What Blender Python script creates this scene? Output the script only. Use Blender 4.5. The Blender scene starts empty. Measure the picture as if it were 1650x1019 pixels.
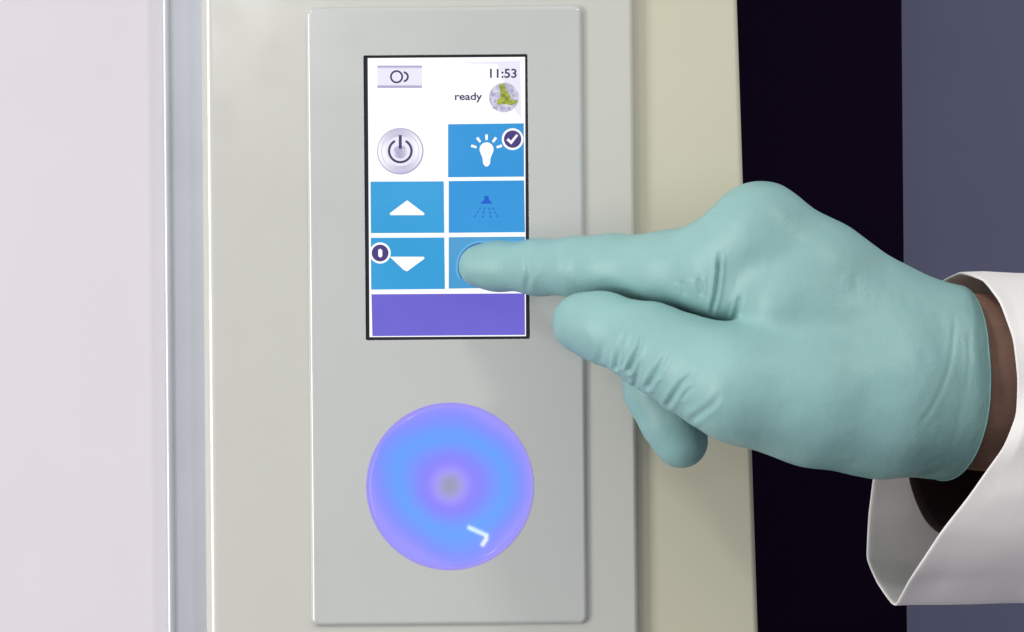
import bpy, bmesh, math, random
import numpy as np
from mathutils import Vector, Matrix, noise as mnoise

random.seed(4); np.random.seed(4)
SC = bpy.context.scene
COL = SC.collection
R = math.radians

# ------------------------------------------------------------------ camera
S = 0.00021            # metres per photo pixel on the plane of the control panel
D = 0.80               # camera to panel
ROLL = R(0.5)
cam_d = bpy.data.cameras.new('camera')
cam = bpy.data.objects.new('camera', cam_d); COL.objects.link(cam)
cam_d.sensor_width = 36.0
cam_d.lens = 36.0 * D / (1650 * S)
cam_d.clip_start = 0.02; cam_d.clip_end = 50
cam.matrix_world = Matrix.Translation((0, -D, 0)) @ Matrix.Rotation(R(90), 4, 'X') @ Matrix.Rotation(-ROLL, 4, 'Z')
SC.camera = cam

# ------------------------------------------------------------------ light
wd = bpy.data.worlds.new('World'); SC.world = wd; wd.use_nodes = True
# the room around: pale ceiling, grey walls, dark floor
wn = wd.node_tree; bg = wn.nodes['Background']; bg.inputs[1].default_value = 0.67
wt = wn.nodes.new('ShaderNodeTexCoord'); wsep = wn.nodes.new('ShaderNodeSeparateXYZ'); wmr = wn.nodes.new('ShaderNodeMapRange')
wr = wn.nodes.new('ShaderNodeValToRGB')
wmr.inputs['From Min'].default_value = -1; wmr.inputs['From Max'].default_value = 1
wn.links.new(wt.outputs['Generated'], wsep.inputs[0]); wn.links.new(wsep.outputs['Z'], wmr.inputs['Value'])
wn.links.new(wmr.outputs[0], wr.inputs['Fac']); wn.links.new(wr.outputs['Color'], bg.inputs[0])
wr.color_ramp.elements[0].color = (0.30, 0.29, 0.34, 1); wr.color_ramp.elements[0].position = 0.25
wr.color_ramp.elements[1].color = (1.16, 1.16, 1.17, 1); wr.color_ramp.elements[1].position = 0.8

def area(name, loc, target, size, power, col=(1, 1, 1), size_y=None):
    l = bpy.data.lights.new(name, 'AREA'); l.energy = power; l.color = col
    l.size = size
    if size_y: l.shape = 'RECTANGLE'; l.size_y = size_y
    o = bpy.data.objects.new(name, l); COL.objects.link(o)
    o.location = loc
    o.rotation_euler = (Vector(target) - Vector(loc)).to_track_quat('-Z', 'Y').to_euler()
    return o
area('ceiling_lamp', (0.85, -1.30, 1.15), (0.0, 0, 0), 0.19, 7.0, (1.0, 0.985, 0.95), 0.19)
area('ceiling_lamp', (-0.85, -1.30, 1.15), (0.0, 0, 0), 0.19, 4.5, (1.0, 0.985, 0.95), 0.19)
area('left_fill_light', (-1.25, -0.85, -0.08), (0.0, 0, 0), 0.40, 14.5, (1.0, 0.985, 0.955), 1.1)  # added fill, unseen: brightens left edges and the area beneath the hand
# two short tube lamps at an angle, behind and above the camera (mirrored in the dish of the button)
def tube_lamp(name, a, b, w, power):
    a, b = Vector(a), Vector(b); c = (a + b) / 2
    o = area(name, c, (-0.0115, 0, -0.074), (b - a).length, power, (1, 1, 1), w)
    zq = (c - Vector((-0.0115, 0, -0.074))).normalized(); xq = (b - a); xq = (xq - zq * xq.dot(zq)).normalized(); yq = zq.cross(xq)
    o.matrix_world = Matrix.Translation(c) @ Matrix((xq, yq, zq)).transposed().to_4x4()
    return o
def far_(x, y, z, k=3.4):   # further along the same line of sight from the button
    return (-0.0115 + k * (x + 0.0115), k * y, -0.074 + k * (z + 0.074))
tube_lamp('tube_lamp', far_(-0.28, -2.13, 0.27), far_(-0.53, -2.13, 0.38), 0.17, 11.0)
tube_lamp('tube_lamp', far_(-0.52, -2.13, 0.40), far_(-0.455, -2.13, 0.50), 0.17, 5.5)

vs = SC.view_settings
vs.view_transform = 'Standard'; vs.look = 'None'; vs.exposure = 0.08; vs.gamma = 1
vs.use_curve_mapping = False
SC.cycles.use_denoising = True
SC.cycles.max_bounces = 8

# ------------------------------------------------------------------ helpers
cR, sR = math.cos(ROLL), math.sin(ROLL)
def W(px, py, y=0.0):
    """point of the place seen at photo pixel (px,py) when it stands at depth y (panel face = 0)"""
    k = (D + y) / D
    u = (px - 825.0) * S * k; v = -(py - 509.5) * S * k
    return Vector((u * cR + v * sR, y, -u * sR + v * cR))

def to_px(co):
    k = D / (D + co[:, 1])
    u = (co[:, 0] * cR - co[:, 2] * sR) * k
    v = (co[:, 0] * sR + co[:, 2] * cR) * k
    return np.stack([u / S + 825.0, -v / S + 509.5], 1)

def lin(r, g, b):
    f = lambda c: (c / 12.92 if c <= 0.04045 else ((c + 0.055) / 1.055) ** 2.4)
    return (f(r / 255), f(g / 255), f(b / 255), 1.0)

def mat(name, col, rough=0.5, spec=0.5, metal=0.0, bump=0.0, bscale=400.0, vary=0.0, vscale=20.0, coat=0.0, sss=0.0):
    m = bpy.data.materials.new(name); m.use_nodes = True
    nt = m.node_tree; p = nt.nodes['Principled BSDF']
    p.inputs['Base Color'].default_value = (*col[:3], 1)
    p.inputs['Roughness'].default_value = rough
    p.inputs['Specular IOR Level'].default_value = spec
    p.inputs['Metallic'].default_value = metal
    p.inputs['Coat Weight'].default_value = coat
    if coat:
        p.inputs['Coat IOR'].default_value = 1.85
        tq = nt.nodes.new('ShaderNodeTexCoord'); nq = nt.nodes.new('ShaderNodeTexNoise'); nq.inputs['Scale'].default_value = 45; nq.inputs['Detail'].default_value = 6
        mq = nt.nodes.new('ShaderNodeMapRange'); mq.inputs['From Min'].default_value = .3; mq.inputs['From Max'].default_value = .7
        mq.inputs['To Min'].default_value = 0.08; mq.inputs['To Max'].default_value = 0.24     # wiped, slightly smeared surface
        nt.links.new(tq.outputs['Object'], nq.inputs['Vector']); nt.links.new(nq.outputs['Fac'], mq.inputs['Value']); nt.links.new(mq.outputs[0], p.inputs['Coat Roughness'])
    if sss:
        p.inputs['Subsurface Weight'].default_value = sss
        p.inputs['Subsurface Radius'].default_value = (0.6, 1.0, 1.0)
        p.inputs['Subsurface Scale'].default_value = 0.002
    tc = nt.nodes.new('ShaderNodeTexCoord')
    if vary:
        n = nt.nodes.new('ShaderNodeTexNoise'); n.inputs['Scale'].default_value = vscale; n.inputs['Detail'].default_value = 4
        nt.links.new(tc.outputs['Object'], n.inputs['Vector'])
        rp = nt.nodes.new('ShaderNodeValToRGB')
        rp.color_ramp.elements[0].position = 0.3; rp.color_ramp.elements[1].position = 0.7
        rp.color_ramp.elements[0].color = (*[c * (1 - vary) for c in col[:3]], 1)
        rp.color_ramp.elements[1].color = (*[min(1, c * (1 + vary)) for c in col[:3]], 1)
        nt.links.new(n.outputs['Fac'], rp.inputs['Fac'])
        nt.links.new(rp.outputs['Color'], p.inputs['Base Color'])
    if bump:
        n2 = nt.nodes.new('ShaderNodeTexNoise'); n2.inputs['Scale'].default_value = bscale; n2.inputs['Detail'].default_value = 5
        nt.links.new(tc.outputs['Object'], n2.inputs['Vector'])
        b = nt.nodes.new('ShaderNodeBump'); b.inputs['Strength'].default_value = bump; b.inputs['Distance'].default_value = 0.0005
        nt.links.new(n2.outputs['Fac'], b.inputs['Height'])
        nt.links.new(b.outputs['Normal'], p.inputs['Normal'])
    return m

def emis(name, rgb, strength=1.0):
    m = bpy.data.materials.new(name); m.use_nodes = True
    p = m.node_tree.nodes['Principled BSDF']
    p.inputs['Base Color'].default_value = (0.01, 0.01, 0.012, 1)
    p.inputs['Roughness'].default_value = 0.25
    p.inputs['Specular IOR Level'].default_value = 0.15
    p.inputs['Emission Color'].default_value = lin(*rgb)
    p.inputs['Emission Strength'].default_value = strength
    return m

def obj(name, me, m=None, parent=None, smooth=False):
    o = bpy.data.objects.new(name, me); COL.objects.link(o)
    if m: me.materials.append(m)
    if parent: o.parent = parent
    if smooth:
        for p in me.polygons: p.use_smooth = True
    return o

def tag(o, label=None, cat=None, group=None, kind=None):
    if label: o['label'] = label
    if cat: o['category'] = cat
    if group: o['group'] = group
    if kind: o['kind'] = kind
    return o

def from_bm(bm, name='m'):
    me = bpy.data.meshes.new(name); bm.to_mesh(me); bm.free(); return me

def extrude_outline(pts_xz, y0, y1, bevel=0.0, seg=4, front_only=False):
    """closed outline (x,z), front at y0, back at y1 -> mesh with rounded front edges"""
    bm = bmesh.new()
    f = [bm.verts.new((x, y0, z)) for x, z in pts_xz]
    b = [bm.verts.new((x, y1, z)) for x, z in pts_xz]
    n = len(f)
    ff = bm.faces.new(f); bm.faces.new(b[::-1])
    for i in range(n):
        bm.faces.new((f[i], b[i], b[(i + 1) % n], f[(i + 1) % n]))
    bmesh.ops.recalc_face_normals(bm, faces=bm.faces[:])
    if bevel:
        bm.edges.ensure_lookup_table()
        ed = [e for e in bm.edges if all(abs(v.co.y - y0) < 1e-7 for v in e.verts)]
        bmesh.ops.bevel(bm, geom=ed, offset=bevel, segments=seg, profile=0.5, affect='EDGES')
    return from_bm(bm)

def rrect(x0, z0, x1, z1, r, n=8):
    out = []
    for cx, cz, a0 in ((x1 - r, z1 - r, 0), (x0 + r, z1 - r, 90), (x0 + r, z0 + r, 180), (x1 - r, z0 + r, 270)):
        for i in range(n + 1):
            a = R(a0 + 90 * i / n)
            out.append((cx + r * math.cos(a), cz + r * math.sin(a)))
    return out

def extrude_section(pts_xy, z0, z1, taper=0.0):
    """horizontal cross-section (x,y) pulled along z"""
    bm = bmesh.new()
    a = [bm.verts.new((x, y, z0)) for x, y in pts_xy]
    b = [bm.verts.new((x, y, z1)) for x, y in pts_xy]
    n = len(a)
    for i in range(n):
        bm.faces.new((a[i], a[(i + 1) % n], b[(i + 1) % n], b[i]))
    bm.faces.new(a[::-1]); bm.faces.new(b)
    bmesh.ops.recalc_face_normals(bm, faces=bm.faces[:])
    return from_bm(bm)

def arc(cx, cy, r, a0, a1, n=8):
    return [(cx + r * math.cos(R(a0 + (a1 - a0) * i / n)), cy + r * math.sin(R(a0 + (a1 - a0) * i / n))) for i in range(n + 1)]

def auto_smooth(o, ang=35):
    me = o.data
    for p in me.polygons: p.use_smooth = True
    me.set_sharp_from_angle(angle=R(ang))

# ------------------------------------------------------------------ materials
M_ivory = mat('ivory_enamel', (0.53, 0.535, 0.485), 0.3, 0.4, vary=0.02, vscale=9, bump=0.03, bscale=160, coat=0.6)
M_fascia = mat('grey_white_plastic', (0.495, 0.515, 0.492), 0.26, 0.4, vary=0.03, vscale=14, bump=0.03, bscale=160, coat=0.8)
M_cheek = mat('beige_enamel', (0.555, 0.54, 0.415), 0.45, 0.3, vary=0.03, vscale=8, bump=0.05, bscale=200)
M_alu = mat('brushed_aluminium', (0.52, 0.54, 0.59), 0.38, 0.5, 0.4, vary=0.04, vscale=30)
M_wall = mat('lilac_white_paint', (0.63, 0.60, 0.63), 0.7, 0.2, vary=0.01, bump=0.06, bscale=120)
M_dark = mat('black_board', (0.006, 0.002, 0.011), 0.8, 0.03, vary=0.2, vscale=6)
M_blue = mat('blue_grey_paint', (0.128, 0.136, 0.225), 0.65, 0.25, vary=0.06, vscale=7, bump=0.08, bscale=90)
M_glove = mat('nitrile_glove', (0.228, 0.412, 0.402), 0.42, 0.4, vary=0.06, vscale=45, bump=0.2, bscale=1100)
M_skin = mat('skin', (0.50, 0.29, 0.22), 0.5, 0.35, vary=0.18, vscale=90, bump=0.5, bscale=420)
M_coat = mat('white_cotton', (0.78, 0.76, 0.745), 0.9, 0.05, vary=0.035, vscale=30, bump=0.2, bscale=2600)
M_sleeve_shade = mat('sleeve_shade_black', (0.014, 0.007, 0.008), 0.9, 0.1, vary=0.3, vscale=300, bump=0.4, bscale=1200)  # near-black for the shade inside the coat sleeve
M_black = mat('black_gasket', (0.012, 0.010, 0.022), 0.35, 0.4)

# ------------------------------------------------------------------ setting
ZT, ZB = 0.30, -0.30
bm = bmesh.new()
me = extrude_section([(-0.75, 0.020), (-0.75, 0.055), (-0.11, 0.055), (-0.11, 0.020)], ZB - .3, ZT + .3)
tag(obj('wall', me, M_wall), 'flat pale lilac-white wall left of the device', None, None, 'structure')
me = extrude_section([(0.02, 0.34), (0.02, 0.36), (1.2, 0.36), (1.2, 0.34)], ZB - .5, ZT + .5)
tag(obj('wall_back', me, M_blue), 'blue-grey painted wall far right behind the arm', None, None, 'structure')
xe = W(1457, 509, 0.16).x
me = extrude_section([(0.03, 0.16), (0.03, 0.185), (xe, 0.185), (xe, 0.16)], ZB - .4, ZT + .4)
tag(obj('dark_panel', me, M_dark), 'near-black tall upright panel behind the hand, left of the blue-grey wall', 'panel')

# ------------------------------------------------------------------ the device
dev = bpy.data.objects.new('control_console', None); COL.objects.link(dev)
dev.location = (0, 0, 0)
tag(dev, 'ivory equipment column with lit touch screen and round glowing blue button', 'control panel')

YC = 0.0018                       # front of the column; the fascia stands 3 mm proud at y=0
xl = W(326, 509, YC).x; xr = W(1024, 509, YC).x
sec = [(xl, 0.05)] + arc(xl + .0045, YC + .0045, .0045, 180, 270, 14) + arc(xr - .0016, YC + .0016, .0016, 270, 360, 6) + [(xr, 0.05)]
col = obj('column_front', extrude_section(sec, ZB, ZT), M_ivory, dev); auto_smooth(col)

# beige side cheek, set back, its outer edge leaning outwards towards the bottom
YK = 0.0062
xt = W(1186, -60, YK).x; xb = W(1224, 1080, YK).x
zt = W(1186, -60, YK).z; zb = W(1224, 1080, YK).z
bm = bmesh.new()
def ring_at(z):
    t = (z - zb) / (zt - zb); xe_ = xb + (xt - xb) * t
    return [(xr - .004, 0.05)] + [(xr - .004, YK)] + arc(xe_ - .002, YK + .002, .002, 270, 360, 6) + [(xe_, 0.05)]
lo = [bm.verts.new((x, y, ZB)) for x, y in ring_at(ZB)]; hi = [bm.verts.new((x, y, ZT)) for x, y in ring_at(ZT)]
for i in range(len(lo)):
    j = (i + 1) % len(lo); bm.faces.new((lo[i], lo[j], hi[j], hi[i]))
bm.faces.new(lo[::-1]); bm.faces.new(hi)
bmesh.ops.recalc_face_normals(bm, faces=bm.faces[:])
ck = obj('side_cheek', from_bm(bm), M_cheek, dev); auto_smooth(ck)

# aluminium edge profile on the left, with a rounded bead
YA = 0.011
xa = W(264, 509, YA).x
xbead = W(278, 509, YA).x
rb = (xbead - xa) / 2
sec = [(xa, 0.0449)] + arc(xa + rb, YA + rb, rb, 180, 345, 12) + [(xbead + .0006, YA + rb * .9), (xl + .0006, YA + .0008), (xl + .0006, 0.0449)]
al = obj('edge_profile', extrude_section(sec, ZB, ZT), M_alu, dev); auto_smooth(al)

# raised fascia with recesses for screen and button
x0 = W(497, 509).x; x1 = W(943, 509).x; z1 = W(720, 10).z; z0 = W(720, 1008).z
fa = obj('fascia', extrude_outline(rrect(x0, z0, x1, z1, .0026), 0.0, 0.0019, .0016, 6), M_fascia, dev)
SX0, SX1 = W(587.5, 320).x, W(852, 320).x
SZ0, SZ1 = W(720, 547.5).z, W(720, 88.5).z
BC = W(725, 784); BR = 132 * S
def cutter(me):
    o = bpy.data.objects.new('cut', me); COL.objects.link(o); return o
c1 = cutter(extrude_outline(rrect(SX0, SZ0, SX1, SZ1, .0005, 3), -0.01, 0.0016))
c2 = cutter(extrude_outline([(BC.x + BR * math.cos(2 * math.pi * i / 96), BC.z + BR * math.sin(2 * math.pi * i / 96)) for i in range(96)], -0.01, 0.0040))
for ob_, c in ((fa, c1), (fa, c2), (col, c2)):
    md = ob_.modifiers.new('b', 'BOOLEAN'); md.operation = 'DIFFERENCE'; md.object = c; md.solver = 'EXACT'
bv = fa.modifiers.new('bev', 'BEVEL'); bv.width = 0.00035; bv.segments = 3; bv.limit_method = 'ANGLE'; bv.angle_limit = R(50)
bpy.context.view_layer.update()
dg = bpy.context.evaluated_depsgraph_get()
nm = bpy.data.meshes.new_from_object(fa.evaluated_get(dg))
fa.modifiers.clear(); fa.data = nm
nm2 = bpy.data.meshes.new_from_object(col.evaluated_get(dg)); col.modifiers.clear(); col.data = nm2; auto_smooth(col, 60)
wnm = col.modifiers.new('wn', 'WEIGHTED_NORMAL'); wnm.keep_sharp = True
for c in (c1, c2): bpy.data.objects.remove(c)
auto_smooth(fa, 60); wnm = fa.modifiers.new('wn', 'WEIGHTED_NORMAL'); wnm.keep_sharp = True

# ---- touch screen (flat, self-lit picture behind glass)
YS = 0.0010
scr = obj('touch_screen', extrude_outline(rrect(SX0 + .0001, SZ0 + .0001, SX1 - .0001, SZ1 - .0001, .0005, 3), YS, 0.0015, .0002, 2), M_black, dev)
layer = [0]
def flat(name, polys, m, lift, parent=scr):
    """flat print on the screen: list of closed px outlines"""
    bm = bmesh.new()
    y = YS - lift * 0.00006
    for p in polys:
        vs_ = [bm.verts.new(W(a, b, y)) for a, b in p]
        bm.faces.new(vs_)
    bmesh.ops.recalc_face_normals(bm, faces=bm.faces[:])
    for f in bm.faces:
        if f.normal.y > 0: f.normal_flip()
    bmesh.ops.triangulate(bm, faces=bm.faces[:])
    return obj(name, from_bm(bm), m, parent)
def rect(a, b, c, d): return [(a, b), (c, b), (c, d), (a, d)]
def quad(tl, tr, br, bl): return [tl, tr, br, bl]
def disc(cx, cy, r, n=40): return [(cx + r * math.cos(2 * math.pi * i / n), cy + r * math.sin(2 * math.pi * i / n)) for i in range(n)]
def annulus(cx, cy, r0, r1, a0=0, a1=360, n=40):
    out = []
    for i in range(n):
        a = R(a0 + (a1 - a0) * i / n); b = R(a0 + (a1 - a0) * (i + 1) / n)
        out.append([(cx + r0 * math.cos(a), cy + r0 * math.sin(a)), (cx + r1 * math.cos(a), cy + r1 * math.sin(a)),
                    (cx + r1 * math.cos(b), cy + r1 * math.sin(b)), (cx + r0 * math.cos(b), cy + r0 * math.sin(b))])
    return out

def emis_noise(name, c0, c1, scale):
    m = emis(name, c0); nt = m.node_tree; p = nt.nodes['Principled BSDF']
    tc = nt.nodes.new('ShaderNodeTexCoord'); n = nt.nodes.new('ShaderNodeTexNoise'); n.inputs['Scale'].default_value = scale
    rp = nt.nodes.new('ShaderNodeValToRGB')
    rp.color_ramp.elements[0].position = .35; rp.color_ramp.elements[0].color = lin(*c0)
    rp.color_ramp.elements[1].position = .65; rp.color_ramp.elements[1].color = lin(*c1)
    nt.links.new(tc.outputs['Object'], n.inputs['Vector']); nt.links.new(n.outputs['Fac'], rp.inputs['Fac'])
    nt.links.new(rp.outputs['Color'], p.inputs['Emission Color'])
    return m
E_white = emis('screen_white', (255, 255, 255), 1.0)
E_tileL = emis_noise('screen_blue', (48, 154, 210), (58, 160, 218), 30)
E_tileR = emis_noise('screen_blue_deep', (46, 146, 212), (54, 150, 217), 30)
E_press = emis_noise('screen_blue_pressed', (70, 152, 205), (84, 160, 205), 40)
E_purple = emis_noise('screen_purple', (104, 94, 200), (110, 101, 208), 30)
E_navy = emis('screen_navy', (72, 58, 122))
E_ink = emis('screen_ink', (70, 60, 100))
E_grey = emis('screen_lilac_grey', (205, 202, 228))
E_grey2 = emis('screen_lilac_mid', (170, 166, 200))
E_pale = emis('screen_pale', (232, 230, 244))
E_dim = emis('screen_dim_blue', (20, 92, 200))
E_dim2 = emis('screen_dim_blue_soft', (32, 112, 198))
E_olive = emis_noise('screen_olive', (120, 130, 60), (175, 185, 70), 900)
E_pic = emis_noise('screen_picture', (170, 168, 190), (215, 213, 230), 600)

flat('background', [quad((592.5, 94), (846, 92), (847.5, 542), (595.5, 543.5))], E_white, 1)
flat('corner_pale_strips', [quad((800, 100), (838, 98), (840, 190), (832, 182)), quad((745, 101), (838, 98), (838, 104), (760, 103))], E_pale, 2)  # pale strips along the upper right of the screen background
flat('light_tile', [quad((722, 200.5), (844, 199), (844.5, 285), (722, 286))], E_tileR, 2)
flat('up_tile', [quad((597, 293), (715, 292.5), (716, 375.5), (597.5, 376))], E_tileL, 2)
flat('lamp_tile', [quad((723, 292), (844.5, 291), (846, 374.5), (723, 375.5))], E_tileR, 2)
flat('down_tile', [quad((597.5, 383.5), (716, 383), (717, 466), (598, 467))], E_tileL, 2)
flat('pressed_tile', [quad((723, 382.5), (846, 381.5), (846.5, 463.5), (723, 465.5))], E_press, 2)
flat('footer_tile', [quad((598.5, 474.5), (845.5, 473), (846, 540), (600, 542))], E_purple, 2)
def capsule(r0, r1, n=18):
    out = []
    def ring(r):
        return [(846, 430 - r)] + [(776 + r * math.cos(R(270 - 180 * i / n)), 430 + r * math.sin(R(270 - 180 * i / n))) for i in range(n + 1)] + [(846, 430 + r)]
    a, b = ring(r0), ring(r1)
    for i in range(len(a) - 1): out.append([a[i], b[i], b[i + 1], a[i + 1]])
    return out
E_outer_band = emis('screen_band_pale_blue', (96, 172, 222)); E_inner_band = emis('screen_band_dark_blue', (48, 96, 156))  # paler and darker blue bands drawn around the fingertip
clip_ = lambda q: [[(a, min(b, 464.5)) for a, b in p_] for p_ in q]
flat('fingertip_outer_band', clip_(capsule(38.5, 42)[:13]), E_outer_band, 3)
flat('fingertip_inner_band', clip_(capsule(32, 38.5)[:13]), E_inner_band, 3)
# arrows
flat('up_arrow', [[(628, 344), (656, 323), (684, 344), (683, 347), (629, 347)]], E_white, 3)
flat('down_arrow', [[(628, 414), (683, 414), (684, 417), (656, 437.5), (650, 435)]], E_white, 3)
# badge with 0
flat('stop_badge_rim', annulus(612.5, 408, 13.5, 17), E_white, 4)
flat('stop_badge', [disc(612.5, 408, 13.6)], E_navy, 5)
flat('stop_badge_mark', [[(609.5, 403), (613, 401), (616, 404), (616, 413), (613, 415.5), (609.5, 413)]], E_white, 6)
# light bulb
bulb = [(784 + 11.3 * math.cos(R(150 + 240 * i / 24)), 241 + 11.3 * math.sin(R(150 + 240 * i / 24))) for i in range(25)]
bulb += [(790.5, 255), (789.5, 264), (786, 268.5), (782, 268.5), (778.5, 264), (777.5, 255)]
rays = []
for a in (-162, -126, -90, -54, -18):
    c, s = math.cos(R(a)), math.sin(R(a))
    def pt(r, w): return (784 + r * c - w * s, 243 + r * s + w * c)
    rays.append([pt(17, -1.8), pt(26, -2.2), pt(26, 2.2), pt(17, 1.8)])
flat('bulb_icon', [bulb], E_white, 3); flat('bulb_rays', rays, E_white, 3)
flat('check_badge_rim', annulus(826, 224.5, 14, 17.5), E_white, 4)
flat('check_badge', [disc(826, 224.5, 14.1)], E_navy, 5)
flat('check_mark', [[(816, 226), (819, 223), (823.5, 227), (832, 216.5), (835, 218.5), (824, 233)]], E_white, 6)
# dim lamp icon
flat('dim_lamp_icon', [[(774, 328.5), (780, 322), (781, 316), (787, 316), (788, 322), (794, 328.5)]], E_dim, 3)
rr = []
for (xa_, ya_, xb_, yb_) in ((775, 334, 763, 352), (781, 334, 777, 353), (788, 334, 791, 353), (793, 334, 803, 352)):
    for k in range(3):
        t0, t1 = k / 3 + .03, k / 3 + .24
        ax, ay, bx, by = xa_ + (xb_ - xa_) * t0, ya_ + (yb_ - ya_) * t0, xa_ + (xb_ - xa_) * t1, ya_ + (yb_ - ya_) * t1
        rr.append([(ax - 1.3, ay), (ax + 1.3, ay), (bx + 1.3, by), (bx - 1.3, by)])
flat('dim_lamp_rays', rr, E_dim2, 3)
# power button, a lilac-silver disc
flat('power_disc', [disc(645, 244, 37.5, 56)], E_grey2, 2)
E_silver = emis('screen_silver', (224, 223, 234))
nt_ = E_silver.node_tree; pb = nt_.nodes['Principled BSDF']; ge = nt_.nodes.new('ShaderNodeNewGeometry')
vm = nt_.nodes.new('ShaderNodeVectorMath'); vm.operation = 'SUBTRACT'; vm.inputs[1].default_value = W(645, 244, YS)
nt_.links.new(ge.outputs['Position'], vm.inputs[0]); sx_ = nt_.nodes.new('ShaderNodeSeparateXYZ'); nt_.links.new(vm.outputs[0], sx_.inputs[0])
at = nt_.nodes.new('ShaderNodeMath'); at.operation = 'ARCTAN2'; nt_.links.new(sx_.outputs['Z'], at.inputs[0]); nt_.links.new(sx_.outputs['X'], at.inputs[1])
m2 = nt_.nodes.new('ShaderNodeMath'); m2.operation = 'MULTIPLY_ADD'; nt_.links.new(at.outputs[0], m2.inputs[0]); m2.inputs[1].default_value = 2.0; m2.inputs[2].default_value = 1.3
sn = nt_.nodes.new('ShaderNodeMath'); sn.operation = 'SINE'; nt_.links.new(m2.outputs[0], sn.inputs[0])
mr_ = nt_.nodes.new('ShaderNodeMapRange'); mr_.inputs['From Min'].default_value = -1; nt_.links.new(sn.outputs[0], mr_.inputs['Value'])
rp_ = nt_.nodes.new('ShaderNodeValToRGB'); rp_.color_ramp.elements[0].color = lin(196, 192, 216); rp_.color_ramp.elements[1].color = lin(246, 246, 252)
nt_.links.new(mr_.outputs[0], rp_.inputs['Fac']); nt_.links.new(rp_.outputs['Color'], pb.inputs['Emission Color'])
flat('power_disc_face', [disc(644.5, 243.5, 35.8, 56)], E_silver, 3)
flat('power_disc_groove', annulus(645, 244, 29.5, 30.8), E_grey, 4)
flat('power_disc_center', [disc(645, 244, 24)], E_pale, 4)
flat('power_ring', annulus(645, 243.5, 16.2, 20, -62, 242, 40), E_ink, 5)
flat('power_core', [disc(645, 245, 11)], E_grey2, 4)
flat('power_bar', [rect(642.6, 218, 647.4, 240)], E_ink, 5)
# toggle field
flat('mode_field', [rect(608, 107, 680, 142)], E_grey, 2)
flat('mode_field_middle', [rect(608, 110.5, 680, 137.5)], E_pale, 3)
flat('mode_field_edges', [rect(608, 106, 680, 108.6), rect(608, 138.5, 680, 142)], E_grey2, 4)
flat('mode_ring', annulus(639, 124, 7.6, 10.6), E_ink, 4)
flat('mode_arc', annulus(650, 124, 5.6, 8.8, -85, 85, 20), E_ink, 4)
# picture disc
flat('picture_disc', [disc(812, 157.5, 24)], E_pic, 3)
flat('picture_motif', [[(804, 137), (812, 134), (815, 145), (821, 153), (824, 161), (833, 162), (834, 166), (824, 170), (814, 168), (802, 169), (800, 163), (806, 158), (806, 148)]], E_olive, 4)
flat('picture_flecks', [rect(792, 150, 797, 155), rect(794, 172, 801, 176), rect(818, 172, 823, 178), rect(822, 143, 828, 149), rect(806, 172, 810, 178), rect(796, 160, 799, 166)], E_grey2, 4)

def text(name, s, cx, cy, hpx, wpx, m, lift):
    cu = bpy.data.curves.new('t', 'FONT'); cu.body = s; cu.offset = 0.022
    to = bpy.data.objects.new('t', cu); COL.objects.link(to)
    bpy.context.view_layer.update()
    me = bpy.data.meshes.new_from_object(to.evaluated_get(bpy.context.evaluated_depsgraph_get()))
    bpy.data.objects.remove(to)
    co = np.empty(len(me.vertices) * 3); me.vertices.foreach_get('co', co); co = co.reshape(-1, 3)
    mn, mx = co.min(0), co.max(0)
    y = YS - lift * 0.00006
    for v in me.vertices:
        u = (v.co.x - mn[0]) / (mx[0] - mn[0]) - .5; w = (v.co.y - mn[1]) / (mx[1] - mn[1]) - .5
        v.co = W(cx + u * wpx, cy - w * hpx, y)
    me.materials.clear()
    return obj(name, me, m, scr)
text('clock_text', '11:53', 811, 118.5, 15, 43, E_ink, 4)
text('status_text', 'ready', 755, 157.5, 16, 44, E_ink, 4)

# ---- round glowing button: shallow dish lit from behind by a ring of LEDs
def lathe(profile, n=128):
    bm = bmesh.new(); rings = []
    for r, y in profile:
        if r < 1e-7: rings.append([bm.verts.new((0, y, 0))]); continue
        rings.append([bm.verts.new((r * math.cos(2 * math.pi * i / n), y, r * math.sin(2 * math.pi * i / n))) for i in range(n)])
    for a, b in zip(rings[:-1], rings[1:]):
        for i in range(n):
            j = (i + 1) % n
            if len(b) == 1: bm.faces.new((a[i], a[j], b[0]))
            else: bm.faces.new((a[i], a[j], b[j], b[i]))
    bmesh.ops.recalc_face_normals(bm, faces=bm.faces[:])
    return from_bm(bm)
Rb = BR - .0003
prof = [(Rb, .0039), (Rb, .0002), (Rb * .985, -.0004), (Rb * .965, -.0005), (Rb * .945, -.0002)]
for i in range(1, 40):
    t = i / 39.0; r = Rb * .945 * (1 - t)
    # dish: falls in a groove towards mid radius, rises to a soft hub
    q = r / Rb
    dep = .0030 * (1 - (q / .945) ** 2) if q > .30 else .0030 * (1 - (.30 / .945) ** 2) + .0002 * (1 - (q / .3) ** 2)
    prof.append((r, -.0002 + dep))
bme = lathe(prof)
mb = bpy.data.materials.new('blue_light_diffuser'); mb.use_nodes = True
nt = mb.node_tree; p = nt.nodes['Principled BSDF']
p.inputs['Base Color'].default_value = (0.02, 0.02, 0.04, 1); p.inputs['Roughness'].default_value = 0.05
p.inputs['Specular IOR Level'].default_value = 0.3
tc = nt.nodes.new('ShaderNodeTexCoord'); sp = nt.nodes.new('ShaderNodeSeparateXYZ')
nt.links.new(tc.outputs['Object'], sp.inputs[0])
cx_ = nt.nodes.new('ShaderNodeCombineXYZ'); nt.links.new(sp.outputs['X'], cx_.inputs[0]); nt.links.new(sp.outputs['Z'], cx_.inputs[1])
ln = nt.nodes.new('ShaderNodeVectorMath'); ln.operation = 'LENGTH'; nt.links.new(cx_.outputs[0], ln.inputs[0])
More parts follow.
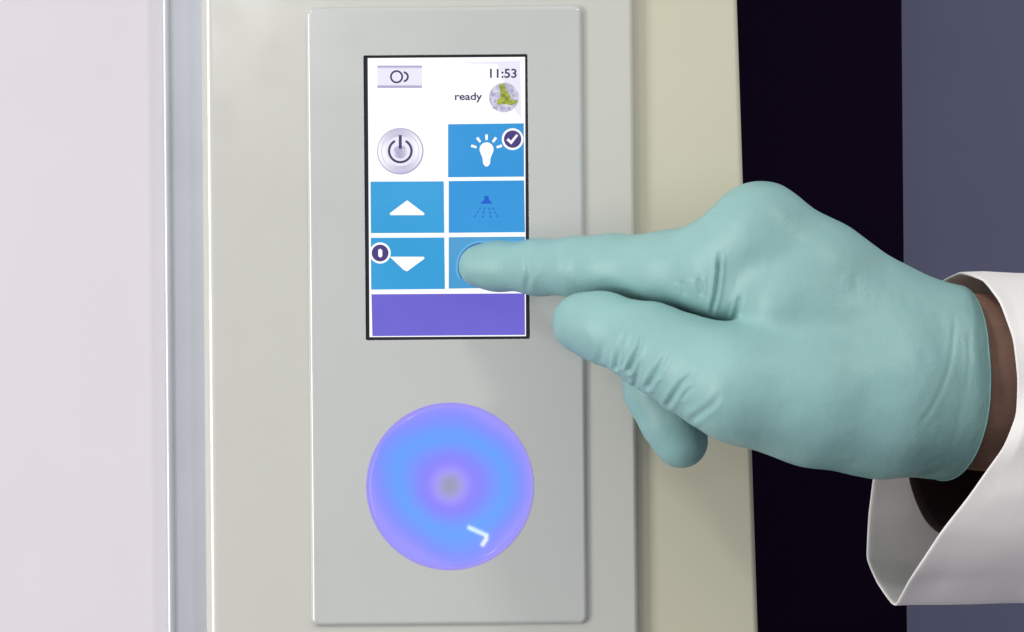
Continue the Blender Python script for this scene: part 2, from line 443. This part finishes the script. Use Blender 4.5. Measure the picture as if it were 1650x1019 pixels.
no = nt.nodes.new('ShaderNodeTexNoise'); no.inputs['Scale'].default_value = 38; no.inputs['Detail'].default_value = 0.0
nt.links.new(tc.outputs['Object'], no.inputs['Vector'])
mm = nt.nodes.new('ShaderNodeMath'); mm.operation = 'MULTIPLY_ADD'
nt.links.new(no.outputs['Fac'], mm.inputs[0]); mm.inputs[1].default_value = 0.42; mm.inputs[2].default_value = -0.21
dv = nt.nodes.new('ShaderNodeMath'); dv.operation = 'DIVIDE'; nt.links.new(ln.outputs['Value'], dv.inputs[0]); dv.inputs[1].default_value = Rb
rad = nt.nodes.new('ShaderNodeMath'); rad.operation = 'ADD'; nt.links.new(dv.outputs[0], rad.inputs[0])
# noise only away from the hub
sc_ = nt.nodes.new('ShaderNodeMath'); sc_.operation = 'MULTIPLY'; nt.links.new(mm.outputs[0], sc_.inputs[0])
mr = nt.nodes.new('ShaderNodeMapRange'); mr.inputs['From Min'].default_value = .2; mr.inputs['From Max'].default_value = .6
nt.links.new(dv.outputs[0], mr.inputs['Value']); nt.links.new(mr.outputs[0], sc_.inputs[1])
nt.links.new(sc_.outputs[0], rad.inputs[1])
rp = nt.nodes.new('ShaderNodeValToRGB'); cr = rp.color_ramp; cr.interpolation = 'B_SPLINE'
stops = [(0.0, (148, 148, 178)), (.09, (150, 150, 182)), (.17, (162, 152, 240)), (.28, (132, 120, 248)), (.42, (124, 136, 250)),
         (.56, (98, 154, 253)), (.68, (96, 156, 253)), (.82, (116, 140, 253)), (.93, (134, 138, 252)), (1.0, (150, 144, 252))]
cr.elements[0].position = 0; cr.elements[0].color = lin(*stops[0][1])
cr.elements[1].position = 1; cr.elements[1].color = lin(*stops[-1][1])
for po, c in stops[1:-1]:
    e = cr.elements.new(po); e.color = lin(*c)
nt.links.new(rad.outputs[0], rp.inputs['Fac']); nt.links.new(rp.outputs['Color'], p.inputs['Emission Color'])
p.inputs['Emission Strength'].default_value = 1.0
btn = obj('round_button', bme, mb, dev, True); btn.location = BC
ring_m = emis('violet_rim_glow', (164, 154, 250), 0.85)  # added emissive ring: the button's glow on its rim put into colour
bm = bmesh.new(); n1, n2 = 128, 10
vv = [[bm.verts.new(((BR + .0002 + .0005 * math.cos(2 * math.pi * j / n2)) * math.cos(2 * math.pi * i / n1), .0001 + .0004 * math.sin(2 * math.pi * j / n2),
       (BR + .0002 + .0005 * math.cos(2 * math.pi * j / n2)) * math.sin(2 * math.pi * i / n1))) for j in range(n2)] for i in range(n1)]
for i in range(n1):
    for j in range(n2):
        bm.faces.new((vv[i][j], vv[i][(j + 1) % n2], vv[(i + 1) % n1][(j + 1) % n2], vv[(i + 1) % n1][j]))
bmesh.ops.recalc_face_normals(bm, faces=bm.faces[:])
obj('rim_glow_ring', from_bm(bm), ring_m, btn, True)

# ------------------------------------------------------------------ the person: gloved right hand, wrist, coat sleeve
per = bpy.data.objects.new('person', None); COL.objects.link(per)
per.location = W(1640, 640, -0.05)
tag(per, 'person in white coat with pale teal glove pressing the touch screen with index finger', 'person')
PINV = Matrix.Translation(-per.location)

def P3(px, py, y): return np.array(W(px, py, y))
def chain(pts):
    """[(px,py,y_mm,r_mm)] -> list of round cones"""
    q = [(P3(a, b, y / 1000.), r / 1000.) for a, b, y, r in pts]
    return [(q[i][0], q[i + 1][0], q[i][1], q[i + 1][1]) for i in range(len(q) - 1)]

def sd_cone(X, a, b, r1, r2):
    ba = b - a; l2 = ba @ ba; rr = r1 - r2; a2 = l2 - rr * rr; il2 = 1.0 / l2
    pa = X - a; y = pa @ ba; z = y - l2
    t = pa * l2 - y[:, None] * ba
    x2 = np.einsum('ij,ij->i', t, t)
    y2 = y * y * l2; z2 = z * z * l2
    k = np.sign(rr) * rr * rr * x2
    d = (np.sqrt(x2 * a2 * il2) + y * rr) * il2 - r1
    c1 = np.sign(z) * a2 * z2 > k
    c2 = np.sign(y) * a2 * y2 < k
    d = np.where(c2, np.sqrt(x2 + y2) * il2 - r1, d)
    d = np.where(c1, np.sqrt(x2 + z2) * il2 - r2, d)
    return d
def smin(a, b, k):
    h = np.maximum(k - np.abs(a - b), 0) / k
    return np.minimum(a, b) - h * h * h * k / 6.0

G = {}
G['palm'] = [(c, .012) for c in
    chain([(1224, 375, -66, 14.2), (1318, 438, -66, 14.6), (1530, 570, -60, 17.5)]) +
    chain([(1212, 430, -50, 13.5), (1530, 604, -46, 18)]) +
    chain([(1226, 490, -36, 12.5), (1530, 650, -44, 17)]) +
    chain([(1252, 560, -26, 11.5), (1520, 672, -48, 16)]) +
    chain([(1270, 490, -70, 16), (1420, 570, -66, 20)]) +
    chain([(1315, 632, -71, 22), (1420, 636, -66, 24), (1530, 634, -58, 24)]) +
    chain([(1530, 560, -60, 17.5), (1720, 600, -40, 21)]) +
    chain([(1530, 640, -56, 23.5), (1720, 665, -40, 23)])]
G['index'] = [(c, .006) for c in
    chain([(772.5, 429, -7.2, 7.0), (802, 429.5, -9.5, 7.7), (868, 431, -20, 8.7)]) +
    chain([(868, 431, -20, 8.7), (930, 430, -30, 9.3), (985, 430, -38, 9.9)]) +
    chain([(985, 430, -38, 9.9), (1075, 435, -50, 11.6), (1160, 425, -60, 14.0), (1224, 375, -66, 14.0)]) +
    chain([(1100, 450, -52, 10.8), (1172, 468, -62, 12.0)])]
G['thumb'] = [(c, .009) for c in
    chain([(936, 520, -43, 9.3), (975, 527, -47, 10.5), (1055, 557, -58, 13.0)]) +
    chain([(1055, 557, -58, 13.0), (1120, 590, -68, 14.5), (1195, 620, -75, 17.2)]) +
    chain([(1195, 620, -75, 17.2), (1315, 632, -72, 22.0)])]
G['middle'] = [(c, .006) for c in
    chain([(1212, 430, -50, 12.5), (1038, 548, -27, 10.2)]) +
    chain([(1038, 548, -27, 10.2), (1059, 630, -35, 10.0), (1081, 674, -36, 9.5), (1097, 711, -36, 8.7)])]
G['ring'] = [(c, .006) for c in
    chain([(1226, 490, -36, 12), (1090, 555, -15, 9.0)]) +
    chain([(1090, 555, -15, 9.0), (1140, 612, -20, 8.2), (1200, 602, -32, 7.6)])]
G['little'] = [(c, .006) for c in
    chain([(1252, 560, -26, 11), (1140, 585, -5, 7.8)]) +
    chain([(1140, 585, -5, 7.8), (1190, 632, -12, 7.2), (1235, 615, -24, 6.8)])]
GN = list(G)
XWEB = W(1186, 525, -.065).x
def group_d(X, g):
    d = None
    for (a, b, r1, r2), k in G[g]:
        e = sd_cone(X, a, b, r1, r2)
        d = e if d is None else smin(d, e, k)
    return d
def hand_sdf(X, want_group=False):
    palm = group_d(X, 'palm'); d = None; raw = [palm]; by = {}
    for g in GN[1:]:
        e = group_d(X, g); raw.append(e); by[g] = e
        f = smin(palm, e, {'index': .012, 'thumb': .009}.get(g, .008))
        d = f if d is None else smin(d, f, .0007)
    # the slit where index finger and thumb touch
    xs = np.clip((XWEB - X[:, 0]) / .003, 0, 1)
    d = d + .0034 * np.exp(-((by['index'] - by['thumb']) / .0019) ** 2) * xs * np.clip((.008 - np.maximum(by['index'], by['thumb'])) / .004, 0, 1)
    if want_group: return d, np.argmin(np.stack(raw), 0)
    return d

allp = np.array([p for g in G.values() for (c, k) in g for p in (c[0], c[1])])
h = 0.00092
lo = allp.min(0) - .030; hi = allp.max(0) + .030
nx, ny, nz = (np.ceil((hi - lo) / h).astype(int) + 1)
F = np.empty((nx, ny, nz), np.float32)
ys = lo[1] + h * np.arange(ny); zs = lo[2] + h * np.arange(nz)
YY, ZZ = np.meshgrid(ys, zs, indexing='ij')
# coarse pass first, fine evaluation only near the surface
st = 6
xc = lo[0] + h * np.arange(0, nx + st, st); yc = lo[1] + h * np.arange(0, ny + st, st); zc = lo[2] + h * np.arange(0, nz + st, st)
C = np.stack(np.meshgrid(xc, yc, zc, indexing='ij'), -1).reshape(-1, 3)
Fc = hand_sdf(C).reshape(len(xc), len(yc), len(zc))
F = np.repeat(np.repeat(np.repeat(Fc, st, 0), st, 1), st, 2)[:nx, :ny, :nz].astype(np.float32)
near = np.abs(Fc) < h * st * 2.2
nearF = np.repeat(np.repeat(np.repeat(near, st, 0), st, 1), st, 2)[:nx, :ny, :nz]
ii = np.argwhere(nearF)
X = lo + h * ii
vals = np.concatenate([hand_sdf(X[i:i + 400000]) for i in range(0, len(X), 400000)])
F[ii[:, 0], ii[:, 1], ii[:, 2]] = vals
del X, vals, ii, nearF, C

def surface_nets(F, lo, h):
    ins = F < 0
    nx, ny, nz = F.shape
    cnt = np.zeros((nx - 1, ny - 1, nz - 1), np.uint8)
    for i in (0, 1):
        for j in (0, 1):
            for k in (0, 1):
                cnt += ins[i:nx - 1 + i, j:ny - 1 + j, k:nz - 1 + k]
    act = (cnt > 0) & (cnt < 8)
    cells = np.argwhere(act)
    idx = -np.ones(act.shape, np.int64); idx[act] = np.arange(len(cells))
    acc = np.zeros((len(cells), 3)); num = np.zeros(len(cells))
    corners = [(i, j, k) for i in (0, 1) for j in (0, 1) for k in (0, 1)]
    val = {c: F[cells[:, 0] + c[0], cells[:, 1] + c[1], cells[:, 2] + c[2]] for c in corners}
    for c in corners:
        for ax in range(3):
            if c[ax]: continue
            d_ = list(c); d_[ax] = 1; d_ = tuple(d_)
            a, b = val[c], val[d_]; m = (a < 0) != (b < 0)
            t = np.where(m, a / np.where(m, a - b, 1), 0)
            pt_ = np.array(c, float)[None].repeat(len(cells), 0); pt_[:, ax] += t
            acc[m] += pt_[m]; num[m] += 1
    V = lo + h * (cells + acc / num[:, None])
    quads = []
    for ax in range(3):
        sl0 = [slice(None)] * 3; sl1 = [slice(None)] * 3
        sl0[ax] = slice(0, -1); sl1[ax] = slice(1, None)
        a = ins[tuple(sl0)]; b = ins[tuple(sl1)]
        e = np.argwhere(a != b)
        o1, o2 = [(1, 2), (2, 0), (0, 1)][ax]
        e = e[(e[:, o1] > 0) & (e[:, o2] > 0) & (e[:, o1] < F.shape[o1] - 1) & (e[:, o2] < F.shape[o2] - 1)]
        fl = a[e[:, 0], e[:, 1], e[:, 2]]
        def cell(d1, d2):
            c = e.copy(); c[:, o1] -= d1; c[:, o2] -= d2
            return idx[c[:, 0], c[:, 1], c[:, 2]]
        q = np.stack([cell(1, 1), cell(0, 1), cell(0, 0), cell(1, 0)], 1)
        q[~fl] = q[~fl][:, ::-1]
        quads.append(q)
    return V, np.concatenate(quads)
V, Q = surface_nets(F, lo, h)
del F
def grad(X, e=2e-4):
    g = np.empty_like(X)
    for a in range(3):
        d_ = np.zeros(3); d_[a] = e
        g[:, a] = (hand_sdf(X + d_) - hand_sdf(X - d_)) / (2 * e)
    return g
g = grad(V); n2_ = np.maximum((g * g).sum(1), .05)
V = V - (hand_sdf(V) / n2_)[:, None] * g * .9

me = bpy.data.meshes.new('glove')
me.from_pydata(V.tolist(), [], Q.tolist()); me.update()
# trim at the cuff
bm = bmesh.new(); bm.from_mesh(me)
cutn = Vector((math.cos(R(17)), math.sin(R(17)), math.tan(R(-4)))).normalized()
cutp = W(1520, 612, -0.053)
bmesh.ops.bisect_plane(bm, geom=bm.verts[:] + bm.edges[:] + bm.faces[:], plane_co=cutp, plane_no=cutn, clear_outer=True)
bmesh.ops.smooth_vert(bm, verts=[v for v in bm.verts if not v.is_boundary], factor=0.5, use_axis_x=True, use_axis_y=True, use_axis_z=True)
bm.to_mesh(me); bm.free()
gl = obj('glove', me, M_glove, None, True)
sb = gl.modifiers.new('s', 'SUBSURF'); sb.levels = 1; sb.render_levels = 1
bpy.context.view_layer.update()
nm = bpy.data.meshes.new_from_object(gl.evaluated_get(bpy.context.evaluated_depsgraph_get()))
gl.modifiers.clear(); gl.data = nm; me = nm
N = len(me.vertices)
co = np.empty(N * 3); me.vertices.foreach_get('co', co); co = co.reshape(-1, 3)
nr = np.empty(N * 3); me.vertex_normals.foreach_get('vector', nr) if hasattr(me, 'vertex_normals') else None
nr = nr.reshape(-1, 3)
_, grp = hand_sdf(co, True)
dI, dT, dM = group_d(co, 'index'), group_d(co, 'thumb'), group_d(co, 'middle')
px = to_px(co)
face = np.clip((-nr[:, 1] - .05) / .35, 0, 1)       # camera-side half of the glove only
def seg_d(p, a, b):
    a = np.array(a, float); b = np.array(b, float); ab = b - a
    t = np.clip(((p - a) @ ab) / (ab @ ab), 0, 1)
    return np.linalg.norm(p - a - t[:, None] * ab, axis=1), t
disp = np.zeros(N)
def crease(pts, depth, w, groups, ridge=.55, taper=True, wrap=0.0):
    """a fold in the rubber: valley along the polyline with soft ridges beside it (px, mm)"""
    global disp
    best = np.full(N, 1e9); tt = np.zeros(N); n = len(pts) - 1
    for i in range(n):
        d, t = seg_d(px, pts[i], pts[i + 1])
        m = d < best; best[m] = d[m]; tt[m] = (i + t[m]) / n
    env = np.clip(np.minimum(tt, 1 - tt) * 5 + .15, 0, 1) if taper else np.clip((1 - tt) * 1.25, 0, 1) ** .8
    gm = np.isin(grp, [GN.index(q) for q in groups])
    dd = -np.exp(-(best / w) ** 2) + ridge * np.exp(-((best - 2.1 * w) / (1.1 * w)) ** 2)
    disp += depth / 1000. * dd * env * np.clip((-nr[:, 1] - .05 + wrap) / .35, 0, 1) * gm
# thumb pleats (glove bunched at the inner side of the joint)
TH = ['thumb', 'palm']
for a, b, dp, w, wr in (
    ((966, 578), (988, 532), .22, 5, .1), ((992, 592), (1008, 528), .62, 3.6, .1), ((1003, 588), (1018, 552), .25, 3.2, .1), ((1014, 596), (1038, 522), .85, 3.8, .2),
    ((1022, 622), (1026, 592), .45, 3.4, .2), ((1045, 622), (1082, 560), .85, 4.2, .4), ((1078, 650), (1126, 594), .62, 4.4, .6),
    ((1062, 606), (1074, 584), .2, 3.4, .1), ((1118, 674), (1164, 634), .38, 5, .6), ((1052, 556), (1062, 536), .2, 4, .1), ((1100, 640), (1120, 622), .22, 3.6, .1)):
    mid = ((a[0] + b[0]) / 2 + random.uniform(-5, 5), (a[1] + b[1]) / 2 + random.uniform(-5, 3))
    crease([a, mid, b], dp, w, TH, .6, False, wr)
# folds at the root of the index finger
IX = ['index', 'palm', 'thumb']
crease([(1159, 410), (1158, 440), (1154, 472), (1147, 505)], .95, 3.2, ['index', 'palm'], .55)
crease([(1192, 476), (1188, 498), (1182, 520)], .6, 3.0, ['index', 'palm'], .5)
crease([(1124, 448), (1131, 478)], .4, 4, IX); crease([(1098, 452), (1104, 476)], .35, 5, IX)
# index joints
for x, a, b, dp in ((851, 395, 470, .38), (859, 400, 450, .2), (922, 392, 452, .08), (934, 396, 458, .07), (962, 390, 425, .05), (905, 410, 460, .06)):
    crease([(x, a), (x + random.uniform(-3, 2), (a + b) / 2), (x - 2, b)], dp, 4.5, ['index'])
# cuff
crease([(1537, 498), (1538, 530), (1535, 562), (1528, 598), (1515, 634), (1498, 664), (1478, 690)], .15, 4, ['palm'], .25)
crease([(1560, 530), (1562, 580), (1556, 640)], .12, 4, ['palm'], .25); crease([(1546, 500), (1552, 590), (1546, 680), (1530, 730)], .08, 6, ['palm'], .25)
for i in range(5):
    x = random.uniform(1230, 1520); y = random.uniform(380, 720); L = random.uniform(15, 45); a = random.uniform(-.9, -.1) - .6
    crease([(x, y), (x + L * math.cos(a), y - L * math.sin(a))], random.uniform(.05, .14), 8, ['palm'])
# rubber never lies quite smooth
nz_ = np.empty(N)
for i in range(N):
    c = co[i]
    nz_[i] = mnoise.noise(Vector(c * 55)) * .0002 + mnoise.noise(Vector(c * 140)) * .00016 + mnoise.noise(Vector((c[0] * 420, c[1] * 260, c[2] * 260))) * .00005
cuffd = np.clip(1 - np.abs((co - np.array(cutp)) @ np.array(cutn)) / .016, 0, 1)
disp += nz_ * np.where(grp == 1, .5, 1.0) + cuffd ** 2 * .0003
co = co + nr * disp[:, None]
# the finger pad flattens where it presses on the glass
lim = YS - .0004 - .0003
co[:, 1] = np.where(co[:, 1] > lim, np.where(px[:, 0] < 900, lim, co[:, 1]), co[:, 1])
co = co - np.array(per.location)
me.vertices.foreach_set('co', co.ravel()); me.update()
gl.parent = per
so = gl.modifiers.new('thick', 'SOLIDIFY'); so.thickness = .0007; so.offset = -1
bm = bmesh.new(); bm.from_mesh(me)
be = [e for e in bm.edges if e.is_boundary]
nb = {}
for e in be:
    for a_, b_ in (tuple(e.verts), tuple(e.verts)[::-1]): nb.setdefault(a_.index, []).append(b_.index)
bm.verts.ensure_lookup_table()
start = be[0].verts[0].index; loop = [start]; prev = None
while True:
    nx_ = [q for q in nb[loop[-1]] if q != prev]
    prev = loop[-1]
    if not nx_ or nx_[0] == start: break
    loop.append(nx_[0])
lp = np.array([bm.verts[q].co[:] for q in loop]); bm.free()
lp = lp[::max(1, len(lp) // 160)]
lp = (np.roll(lp, 1, 0) + 2 * lp + np.roll(lp, -1, 0)) / 4
ctr_ = lp.mean(0); bm = bmesh.new(); rr_ = []
for q in lp:
    o_ = Vector(q - ctr_); o_ = (o_ - cutn * o_.dot(cutn)).normalized()
    rr_.append([bm.verts.new(Vector(q) + o_ * (.00042 * math.cos(2 * math.pi * k / 8) - .0003) + cutn * (.00042 * math.sin(2 * math.pi * k / 8))) for k in range(8)])
for i in range(len(rr_)):
    a_, b_ = rr_[i], rr_[(i + 1) % len(rr_)]
    for k in range(8): bm.faces.new((a_[k], a_[(k + 1) % 8], b_[(k + 1) % 8], b_[k]))
bmesh.ops.recalc_face_normals(bm, faces=bm.faces[:])
obj('cuff_bead', from_bm(bm), M_glove, gl, True)

def tube(name, rings, m, parent, cap=False):
    bm = bmesh.new(); vr = [[bm.verts.new(tuple(q)) for q in r] for r in rings]
    n = len(vr[0])
    for a, b in zip(vr[:-1], vr[1:]):
        for i in range(n): bm.faces.new((a[i], a[(i + 1) % n], b[(i + 1) % n], b[i]))
    if cap: bm.faces.new(vr[0]); bm.faces.new(vr[-1][::-1])
    bmesh.ops.recalc_face_normals(bm, faces=bm.faces[:])
    bmesh.ops.transform(bm, matrix=PINV, verts=bm.verts[:])
    return obj(name, from_bm(bm), m, parent, True)

def ell(c, axis, rz, ry, n=48):
    ax = Vector(axis).normalized(); up = Vector((0, 0, 1)); up = (up - ax * up.dot(ax)).normalized(); sd = ax.cross(up)
    return [Vector(c) + up * (rz * math.cos(2 * math.pi * i / n)) + sd * (ry * math.sin(2 * math.pi * i / n)) for i in range(n)]
# forearm: fills the glove's wrist and runs back into the sleeve
fw = [(1380, 600, -60, 21, 15), (1450, 606, -57, 24, 19), (1520, 612, -54, 27.5, 24.5), (1560, 614, -51, 28.2, 26), (1600, 618, -47, 28, 27), (1680, 628, -39, 29, 27), (1800, 645, -25, 33, 31), (1980, 672, 0, 37, 35)]
rings = []
for i, (a, b, y, rz, ry) in enumerate(fw):
    c = W(a, b, y / 1000.); nxt = fw[min(i + 1, len(fw) - 1)]; prv = fw[max(i - 1, 0)]
    ax = W(nxt[0], nxt[1], nxt[2] / 1000.) - W(prv[0], prv[1], prv[2] / 1000.)
    rings.append(ell(c, ax, rz / 1000., ry / 1000.))
arm = tube('forearm', rings, M_skin, per, True)
s_ = arm.modifiers.new('s', 'SUBSURF'); s_.levels = 2; s_.render_levels = 2

def loop3(pts, n=120, sharp=0.0):
    q = [W(a, b, y / 1000.) for a, b, y in pts]; m = len(q); out = []
    for k in range(n):
        u = k / n * m; i = int(u); t = u - i
        p0, p1, p2, p3 = q[(i - 1) % m], q[i % m], q[(i + 1) % m], q[(i + 2) % m]
        out.append(p1.lerp(p2, t) * sharp + (1 - sharp) * .5 * ((2 * p1) + (-p0 + p2) * t + (2 * p0 - 5 * p1 + 4 * p2 - p3) * t * t + (-p0 + 3 * p1 - 3 * p2 + p3) * t ** 3))
    return out
# coat sleeve: loose opening; the far side of the hem reaches further along the hand than the near side
open_ = [(1545, 441, -52), (1584, 452, -76), (1612, 487, -90), (1632, 545, -97), (1640, 610, -99), (1636, 670, -99), (1615, 722, -98), (1568, 790, -96),
         (1516, 857, -92), (1474, 922, -82), (1441, 978, -62),
         (1412, 938, -36), (1396, 898, -20), (1399, 830, -8), (1407, 765, -1), (1424, 690, 4), (1452, 600, 4), (1484, 520, -8), (1512, 458, -32)]
back_ = [(1700, 446, -30), (1704, 462, -62), (1708, 500, -84), (1712, 560, -95), (1714, 620, -98), (1714, 680, -98), (1712, 740, -95), (1708, 800, -91),
         (1704, 860, -82), (1702, 920, -66), (1700, 966, -44),
         (1698, 955, -16), (1696, 915, 4), (1694, 850, 18), (1694, 780, 26), (1694, 700, 28), (1696, 610, 24), (1698, 530, 8), (1700, 466, -12)]
far_l = [(a + 320, b + 14, y + 50) for a, b, y in back_]
A, B, Cc = loop3(open_, 120, .7), loop3(back_), loop3(far_l)
rings = []
for k in range(60):
    t = k / 59.0
    r = []
    for i in range(len(A)):
        if t < .6: u = t / .6; p_ = A[i].lerp(B[i], u)
        else: u = (t - .6) / .4; p_ = B[i].lerp(Cc[i], u)
        nn = mnoise.noise(Vector((p_.x * 14, p_.y * 14, p_.z * 26 + 3))) * .0040 + mnoise.noise(Vector((p_.x * 34, p_.y * 30, p_.z * 70))) * .0016
        ctr = W(1690, 700, -.03)
        nn += (abs(mnoise.noise(Vector((p_.x * 9 + 7, p_.y * 12, p_.z * 20)))) - .2) * .0045
        dr = Vector((0, p_.y - ctr.y, p_.z - ctr.z)).normalized()
        p_ = p_ + dr * nn * min(1, t * 6 + .25)
        r.append(p_)
    rings.append(r)
slv = tube('coat_sleeve', rings, M_coat, per)
so = slv.modifiers.new('thick', 'SOLIDIFY'); so.thickness = .0009; so.offset = 0
s_ = slv.modifiers.new('s', 'SUBSURF'); s_.levels = 1; s_.render_levels = 1

# added dark tube that stands in for the deep shade inside the sleeve
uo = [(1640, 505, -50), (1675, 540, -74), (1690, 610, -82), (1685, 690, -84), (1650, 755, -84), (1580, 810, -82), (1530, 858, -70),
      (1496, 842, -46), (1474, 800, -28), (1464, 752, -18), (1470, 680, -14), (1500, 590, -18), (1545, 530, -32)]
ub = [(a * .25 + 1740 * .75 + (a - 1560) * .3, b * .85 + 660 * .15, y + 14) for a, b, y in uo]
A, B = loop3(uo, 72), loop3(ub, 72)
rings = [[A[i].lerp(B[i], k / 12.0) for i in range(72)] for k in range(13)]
und = tube('sleeve_shade_tube', rings, M_sleeve_shade, per)
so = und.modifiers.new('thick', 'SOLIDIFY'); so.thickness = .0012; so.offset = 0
